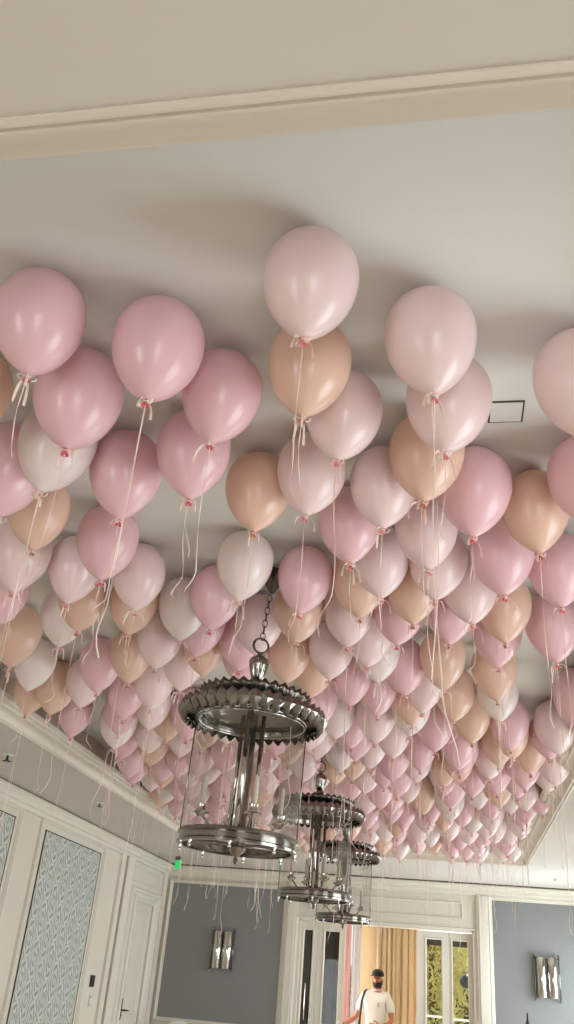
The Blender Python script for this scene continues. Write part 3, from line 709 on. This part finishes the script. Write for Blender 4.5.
for b in bal:
    li = next(i for i, (v, _) in enumerate(LB) if b[0] < v); di = next(i for i, (v, _) in enumerate(DB) if b[1] < v)
    cells.setdefault((li, di, b[3]), []).append(b)
for (li, di, ck), lst in cells.items():
    lst.sort(key=lambda b: b[1]); n = len(lst)
    for i, b in enumerate(lst):
        where = LB[li][1] + ', ' + DB[di][1]
        lab = ('only ' + CN[ck] + ' balloon ' + where) if n == 1 else (ORD[i] if i < n - 1 else 'farthest') + ' of ' + NUM[n] + ' ' + CN[ck] + ' balloons ' + where
        b.append(lab)
sel = random.Random(5)
for i, b in enumerate(bal):
    x, y, r, ck, hand, lab = b
    sc = r / R0; tx, ty = sel.uniform(-.07, .07), sel.uniform(-.07, .07)
    Rm = Matrix.Rotation(ty, 3, 'Y') @ Matrix.Rotation(tx, 3, 'X'); off = Rm @ Vector((0, 0, 1.68 * r)); cz = ZC - 1.05 * r - .002
    t = thing('balloon', lab, 'balloon', (x - off.x, y - off.y, cz - off.z), (0, 0, 0), CN[ck] + ' balloons floating against the recessed ceiling')
    t.scale = (sc, sc, sc)
    for nm, me in (('balloon_skin', BODY[ck]), ('knot', KNOT[ck])):
        o = bpy.data.objects.new(nm, me); COL.objects.link(o); o.parent = t; o.rotation_euler = (tx, ty, 0) if False else Rm.to_euler()
    o = bpy.data.objects.new('ribbon', RIB[sel.randrange(len(RIB))]); COL.objects.link(o); o.parent = t; o.rotation_euler = (0, 0, sel.uniform(0, 2 * PI))
print('BALLOONS', len(bal), 'hand', nh, 'maxcell', max(len(v) for v in cells.values()), 'maxwords', max(len(b[5].split()) for b in bal))

# ------------------------------------------------------------------ the man in the white T-shirt
def skin_obj(name, nodes, edges, m, parent, sub=2, root=0):
    me = bpy.data.meshes.new(name); me.from_pydata([n[0] for n in nodes], edges, [])
    o = bpy.data.objects.new(name, me); COL.objects.link(o)
    sk = o.modifiers.new('skin', 'SKIN'); sk.use_smooth_shade = True
    for i, n in enumerate(nodes):
        r = n[1]; me.skin_vertices[0].data[i].radius = r if isinstance(r, tuple) else (r, r)
        me.skin_vertices[0].data[i].use_root = (i == root)
    ss = o.modifiers.new('sub', 'SUBSURF'); ss.levels = sub; ss.render_levels = sub
    bpy.context.view_layer.update(); dg = bpy.context.evaluated_depsgraph_get()
    m2 = bpy.data.meshes.new_from_object(o.evaluated_get(dg)); o.modifiers.clear(); o.data = m2; m2.materials.clear(); m2.materials.append(m)
    for p_ in m2.polygons: p_.use_smooth = True
    o.parent = parent; return o
pp = at_y(376.5, 985, 14.25)
man = thing('person', 'man in white T-shirt and black cap leaning on the white table', 'person', (pp.x, 14.25, 0), (0, 0, math.radians(-12)))
# local frame: facing -Y (towards the camera); his right hand is on -X
nodes = []; edges = []
def nd(p_, r_, par=None):
    nodes.append((Vector(p_), r_)); i = len(nodes) - 1
    if par is not None: edges.append((par, i))
    return i
pel = nd((0, 0, .92), (.16, .115)); w1 = nd((0, 0, 1.06), (.145, .105), pel); w2 = nd((0, -.005, 1.22), (.16, .115), w1); ch = nd((0, 0, 1.36), (.165, .12), w2)
nk = nd((0, .01, 1.47), .062, ch); n2 = nd((.01, .0, 1.505), .056, nk); h1 = nd((.018, -.01, 1.55), (.066, .078), n2); h2 = nd((.02, -.012, 1.625), (.075, .092), h1); h3 = nd((.02, -.005, 1.69), (.062, .075), h2)
hands = []
def hand(wr, dirn, pl, curl, par):
    """palm then five fingers; dirn = along the hand, pl = across towards the thumb"""
    dirn = Vector(dirn).normalized(); pl = Vector(pl).normalized(); nrm = dirn.cross(pl).normalized() * curl
    k = nd(Vector(wr) + dirn * .045, (.036, .018), par)
    for q, (off, L) in enumerate(((.027, .068), (.009, .077), (-.009, .072), (-.027, .056))):
        a = nd(Vector(wr) + dirn * .085 + pl * off, .0095, k); b_ = nd(Vector(wr) + dirn * (.085 + L * .5) + pl * off * 1.15 + nrm * .012, .0085, a); nd(Vector(wr) + dirn * (.085 + L * .85) + pl * off * 1.2 + nrm * .034, .007, b_)
    a = nd(Vector(wr) + dirn * .03 + pl * .034, .011, k); b_ = nd(Vector(wr) + dirn * .058 + pl * .058 + nrm * .008, .010, a); nd(Vector(wr) + dirn * .085 + pl * .068 + nrm * .02, .008, b_)
# his right arm (photo left): elbow out, forearm on the table
a = nd((-.165, .0, 1.40), .055, ch); a = nd((-.235, -.01, 1.25), .046, a); a = nd((-.29, -.03, 1.12), .04, a); a = nd((-.36, -.14, 1.06), .037, a); wr = (-.385, -.22, 1.035); a = nd(wr, .026, a)
hand(wr, (-.5, -.85, -.06), (.85, -.5, 0), -1, a)
# his left arm (photo right): elbow bent, hand in front of the waist
a = nd((.165, .0, 1.40), .055, ch); a = nd((.215, .0, 1.25), .046, a); a = nd((.24, -.01, 1.12), .04, a); a = nd((.20, -.12, 1.06), .036, a); wr = (.12, -.20, 1.04); a = nd(wr, .026, a)
hand(wr, (-.88, -.42, -.05), (0, -.1, 1), 1, a)
for sx in (-1, 1):
    a = nd((sx * .095, 0, .80), (.088, .095), pel); a = nd((sx * .105, -.005, .50), .058, a); a = nd((sx * .11, .01, .40), .055, a); a = nd((sx * .115, .02, .10), .036, a); a = nd((sx * .12, .0, .05), .036, a); nd((sx * .13, -.13, .035), (.04, .026), a)
skin_obj('body', nodes, edges, M_SKIN, man, 2)
# face
bm = B(); hx, hy_, hz_ = .02, -.015, 1.625
lathe(bm, [(0, .022), (.010, .012), (.017, -.012), (.012, -.022), (0, -.024)], 12, Matrix.Translation((hx, hy_ - .088, hz_ - .01)) @ Matrix.Rotation(.25, 4, 'X')); obj('nose', bm, M_SKIN, man, smooth=True)
for sx in (-1, 1):
    bm = B(); lathe(bm, [(0, .005), (.020, .004), (.026, 0), (.018, -.004), (0, -.005)], 16, Matrix.Translation((hx + sx * .074, hy_ + .02, hz_ - .01)) @ Matrix.Rotation(PI / 2, 4, 'Y') @ Matrix.Diagonal((1.25, .8, 1, 1))); obj('ear', bm, M_SKIN, man, smooth=True)
    bm = B(); lathe(bm, [(0, .011), (.009, .006), (.011, 0), (.009, -.006), (0, -.011)], 12, Matrix.Translation((hx + sx * .030, hy_ - .070, hz_ + .012))); obj('eye', bm, M_BLACK, man, smooth=True)
bm = B(); lathe(bm, [(0, .008), (.020, .004), (.024, 0), (.02, -.004), (0, -.008)], 14, Matrix.Translation((hx, hy_ - .082, hz_ - .052)) @ Matrix.Diagonal((1, .6, 1, 1))); obj('mouth', bm, mat('lip', srgb(150, 84, 76), .5), man, smooth=True)
bm = B(); rows = []                                                # beard wraps jaw and chin
for j in range(8):
    v = j / 7; z = hz_ - .045 - .07 * v; row = []
    for k in range(17):
        a_ = -PI * .62 + PI * 1.24 * k / 16; rr = .078 * (1 - .30 * v * v)
        row.append(bm.verts.new((hx + rr * .93 * math.sin(a_), hy_ + .005 - rr * 1.10 * math.cos(a_) - .004 * v, z + .022 * (1 - math.cos(a_)) * (1 - v))))
    rows.append(row)
for a, b in zip(rows, rows[1:]):
    for k in range(16): bm.faces.new((a[k], a[k + 1], b[k + 1], b[k]))
o = obj('beard', bm, M_HAIR, man, smooth=True); o.modifiers.new('t', 'SOLIDIFY').thickness = .006
bm = B(); mx = Matrix.Translation((hx, hy_ + .010, hz_ + .050)) @ Matrix.Diagonal((.086, .104, .080, 1))
lathe(bm, [(1.0, -.15), (1.03, 0), (.99, .35), (.84, .68), (.5, .92), (0, 1.0)], 32, mx); cap = obj('cap', bm, M_CAP, man, smooth='auto'); cap.modifiers.new('t', 'SOLIDIFY').thickness = .003
bm = B(); top = []; 
for k in range(17):
    a_ = -1.05 + 2.1 * k / 16; inner = Vector((hx + .086 * math.sin(a_), hy_ + .010 - .102 * math.cos(a_), hz_ + .045)); outer = inner + Vector((.02 * math.sin(a_), -.072 * math.cos(a_) ** .5 if math.cos(a_) > 0 else 0, -.012))
    top.append((bm.verts.new(inner), bm.verts.new(outer)))
for a, b in zip(top, top[1:]): bm.faces.new((a[0], b[0], b[1], a[1]))
o = obj('cap_peak', bm, M_CAP, cap, smooth=True); o.modifiers.new('t', 'SOLIDIFY').thickness = .004
bm = B(); lathe(bm, [(0, .006), (.008, .003), (.008, 0)], 10, Matrix.Translation((hx, hy_ + .010, hz_ + .129))); obj('cap_button', bm, M_CAP, cap, smooth=True)
# T-shirt
nodes = []; edges = []
a0 = nd((0, 0, .90), (.165, .14)); a = nd((0, 0, 1.04), (.163, .138), a0); a = nd((0, -.005, 1.20), (.170, .140), a); ch = nd((0, 0, 1.36), (.168, .135), a); nd((0, .008, 1.465), (.085, .08), ch)
a = nd((-.165, 0, 1.405), .075, ch); a = nd((-.225, -.01, 1.27), .07, a); nd((-.255, -.015, 1.20), .068, a)
a = nd((.165, 0, 1.405), .075, ch); a = nd((.215, 0, 1.27), .07, a); nd((.235, -.005, 1.20), .068, a)
sh = skin_obj('t_shirt', nodes, edges, M_SHIRT, man, 2)
bm = B(); torus(bm, .07, .008, Matrix.Translation((0, .004, 1.492)) @ Matrix.Rotation(.15, 4, 'X'), 28, 8); obj('neckband', bm, M_SHIRT, sh, smooth=True)
bm = B(); box(bm, .066, -.148, 1.295, .082, -.140, 1.312); box(bm, .062, -.148, 1.278, .092, -.140, 1.285); tube(bm, [(.078, -.144, 1.31), (.072, -.144, 1.33)], .005, 6); o = obj('chest_mark', bm, M_BLACK, sh); 
nodes = []; edges = []
pel = nd((0, 0, .94), (.175, .13)); 
for sx in (-1, 1):
    a = nd((sx * .095, 0, .80), (.10, .108), pel); a = nd((sx * .105, 0, .50), .078, a); nd((sx * .115, .015, .09), .068, a)
skin_obj('trousers', nodes, edges, M_NAVY, man, 2)
for sx in (-1, 1):
    bm = B(); mx = Matrix.Translation((sx * .125, -.06, .0)) @ Matrix.Diagonal((.055, .15, 1, 1)); lathe(bm, [(0, 0), (1, 0), (1.02, .02), (.95, .05), (.7, .085), (.35, .10), (0, .105)], 24, mx); obj('shoe', bm, M_CLOTH, man, smooth=True)
# shoulder bag: strap over his right shoulder
bag = thing('shoulder_bag', 'black strap bag hanging from the man\'s shoulder', 'bag', (pp.x, 14.25, 0), (0, 0, math.radians(-12)))
bm = B(); pts = [(-.165, .10, 1.30), (-.155, .06, 1.46), (-.145, 0, 1.487), (-.15, -.09, 1.455), (-.168, -.152, 1.34), (-.182, -.162, 1.20), (-.195, -.158, 1.06), (-.2, -.15, .98)]
rings = []
for p_ in pts:
    rings.append([bm.verts.new(Vector(p_) + Vector((dx, 0, 0))) for dx in (-.017, .017)])
for a, b in zip(rings, rings[1:]): bm.faces.new((a[0], a[1], b[1], b[0]))
o = obj('strap', bm, M_LEATH, bag, smooth=True); o.modifiers.new('t', 'SOLIDIFY').thickness = .006
bm = B(); box(bm, -.27, -.225, .74, -.13, -.155, .99); obj('pouch', bm, M_LEATH, bag, bevel=.018)

# ------------------------------------------------------------------ garden seen through the right glass panes
bm = B(); box(bm, -22, Y2 + .2, -.12, 22, 44, -.02); struct('ground_lawn', bm, M_LAWN)
bm = B(); box(bm, -8, Y2 + .2, -.02, 8, 20.5, 0); struct('floor_terrace', bm, M_PAVE)
def tree(x, y, h, cw, seed, label):
    rr = random.Random(seed); t = thing('garden_tree', label, 'tree', (x, y, -.02), group='trees beyond the terrace')
    bm = B(); tube(bm, [(0, 0, 0), (.03, 0, h * .3), (-.02, .03, h * .6), (0, 0, h * .85)], [.12, .10, .07, .03], 10)
    for k in range(6):
        a = k * 1.05 + rr.random(); z = h * (.35 + .07 * k); tube(bm, [(0, 0, z), (cw * .3 * math.cos(a), cw * .3 * math.sin(a), z + h * .1), (cw * .6 * math.cos(a), cw * .6 * math.sin(a), z + h * .22)], [.05, .03, .01], 6)
    obj('trunk', bm, M_BARK, t, smooth=True)
    bm = B()
    for k in range(5200):
        a = rr.uniform(0, 2 * PI); u = rr.uniform(-1, 1); q = rr.random() ** .45; z = h * .58 + u * h * .43 * q; rad = cw * math.sqrt(max(0, 1 - u * u)) * q * (1 + .15 * math.sin(5 * a + 4 * u))
        p_ = Vector((rad * math.cos(a), rad * math.sin(a), z)); L = rr.uniform(.05, .10); d1 = Vector((rr.gauss(0, 1), rr.gauss(0, 1), rr.gauss(0, 1))).normalized(); d2 = d1.orthogonal().normalized()
        v = [bm.verts.new(p_ + d1 * L), bm.verts.new(p_ + d2 * L * .4), bm.verts.new(p_ - d1 * L), bm.verts.new(p_ - d2 * L * .4)]; bm.faces.new(v)
    obj('foliage', bm, M_LEAF, t)
for (px, Y, h, cw, sd, lab) in ((432, 22, 5.0, 1.0, 1, 'yellow-green tree seen through the third glass pane from the left'), (466, 25.6, 5.6, 1.3, 2, 'yellow-green tree seen through the rightmost glass pane')):
    tree(at_y(px, 980, Y).x, Y, h, cw, sd, lab)
# hedge as a clipped bank of leaves
t = thing('hedge', 'clipped green hedge at the far edge of the lawn', 'hedge', (0, 29, -.02)); rr = random.Random(9); bm = B()
for k in range(9000):
    p_ = Vector((rr.uniform(-5, 8), rr.choice((-1, 1)) * rr.uniform(.2, .5), rr.uniform(0, 2.2))); L = rr.uniform(.08, .16); d1 = Vector((rr.gauss(0, 1), rr.gauss(0, 1), rr.gauss(0, 1))).normalized(); d2 = d1.orthogonal().normalized()
    bm.faces.new([bm.verts.new(p_ + d1 * L), bm.verts.new(p_ + d2 * L * .4), bm.verts.new(p_ - d1 * L), bm.verts.new(p_ - d2 * L * .4)])
obj('foliage', bm, M_LEAF, t)
bm = B(); box(bm, -5, -.25, 0, 8, .25, 2.1); obj('hedge_core', bm, mat('hedge_shade', srgb(70, 80, 36), .9, noise=(3, .3)), t)
# awning over the terrace
a0, a1 = at_y(422, 944, 17.6), at_y(482, 949, 17.6)
t = thing('awning', 'dark awning across the top of the garden window', 'awning', (0, 16.85, 0))
bm = B(); v = [(a0.x - .3, -.03, a0.z + .55), (a1.x + .5, -.03, a0.z + .55), (a1.x + .5, .75, a1.z + .16), (a0.x - .3, .75, a1.z + .16)]
bm.faces.new([bm.verts.new(q) for q in v]); bmesh.ops.solidify(bm, geom=bm.faces[:], thickness=.01); obj('canopy', bm, M_BLACK, t)
bm = B(); box(bm, a0.x - .3, .74, a1.z + .0, a1.x + .5, .755, a1.z + .17); obj('valance', bm, M_BLACK, t)
# lamp post outside
lp = at_y(466, 982, 18.2)
t = thing('garden_lamp', 'black globe lamp on a post outside the rightmost pane', 'lamp', (lp.x + .06, 18.2, 0))
bm = B(); tube(bm, [(.03, 0, 0), (.03, 0, lp.z + .02)], .03, 12); lathe(bm, [(0, 0), (.09, 0), (.08, .04), (.03, .06)], 20, Matrix.Translation((.03, 0, 0))); obj('post', bm, M_BLACK, t, smooth='auto')
bm = B(); lathe(bm, [(0, -.11), (.06, -.1), (.12, -.04), (.13, .02), (.08, .09), (.03, .12), (0, .14)], 20, Matrix.Translation((-.05, 0, lp.z))); obj('lamp_head', bm, M_BLACK, t, smooth=True)
# slatted garden chairs
def garden_chair(px, py, lab, Y):
    a = at_y(px, py, Y); t = thing('garden_chair', lab, 'chair', (a.x, Y, 0), group='white slatted terrace chairs')
    bm = B()
    for k in range(5): box(bm, -.22, -.2 + k * .085, .43, .22, -.14 + k * .085, .45)
    obj('seat', bm, M_WHITE, t, bevel=.003)
    bm = B(); hh = a.z
    for k in range(5): box(bm, -.22, .2, .52 + k * (hh - .6) / 4.5, .22, .22, .56 + k * (hh - .6) / 4.5)
    for sx in (-1, 1): box(bm, sx * .22 - .015, .2, .45, sx * .22 + .015, .23, hh)
    obj('backrest', bm, M_WHITE, t, bevel=.003)
    for sx in (-1, 1):
        for s2 in (-1, 1):
            bm = B(); box(bm, sx * .2 - .018, s2 * .19 - .018, 0, sx * .2 + .018, s2 * .19 + .018, .43); obj('leg', bm, M_WHITE, t, bevel=.002)
garden_chair(434, 1008, 'white slatted chair outside the third glass pane from the left', 18.6)
garden_chair(463, 1012, 'white slatted chair outside the rightmost glass pane', 18.6)

# ------------------------------------------------------------------ light
w = bpy.data.worlds.new('world'); scn.world = w; w.use_nodes = True
bg = w.node_tree.nodes['Background']; bg.inputs[0].default_value = (.80, .90, 1.0, 1); bg.inputs[1].default_value = 1.6
sd = bpy.data.lights.new('sun', 'SUN'); sd.energy = 5; sd.angle = .01; sd.color = (1, .93, .82)
so = bpy.data.objects.new('sun', sd); COL.objects.link(so); so.rotation_euler = Vector((-.22, -.55, -.8)).to_track_quat('-Z', 'Y').to_euler()
area('daylight_garden_window', ((q4 + q5) / 2, Y2 + .4, 1.4), (-PI / 2, 0, 0), q5 - q4, 2.1, 60, (1, .98, .94)).rotation_euler = (-PI / 2, 0, 0)
area('annex_fill', (RX0 + .3, 14.9, 1.5), (0, -PI / 2, 0), 2.0, 2.4, 150, (1, .96, .9))  # added fill inside the annex to brighten it; this wall has no window

vs = scn.view_settings; vs.view_transform = 'Standard'; vs.look = 'None'; vs.gamma = 1; vs.use_curve_mapping = False; vs.exposure = 0.07
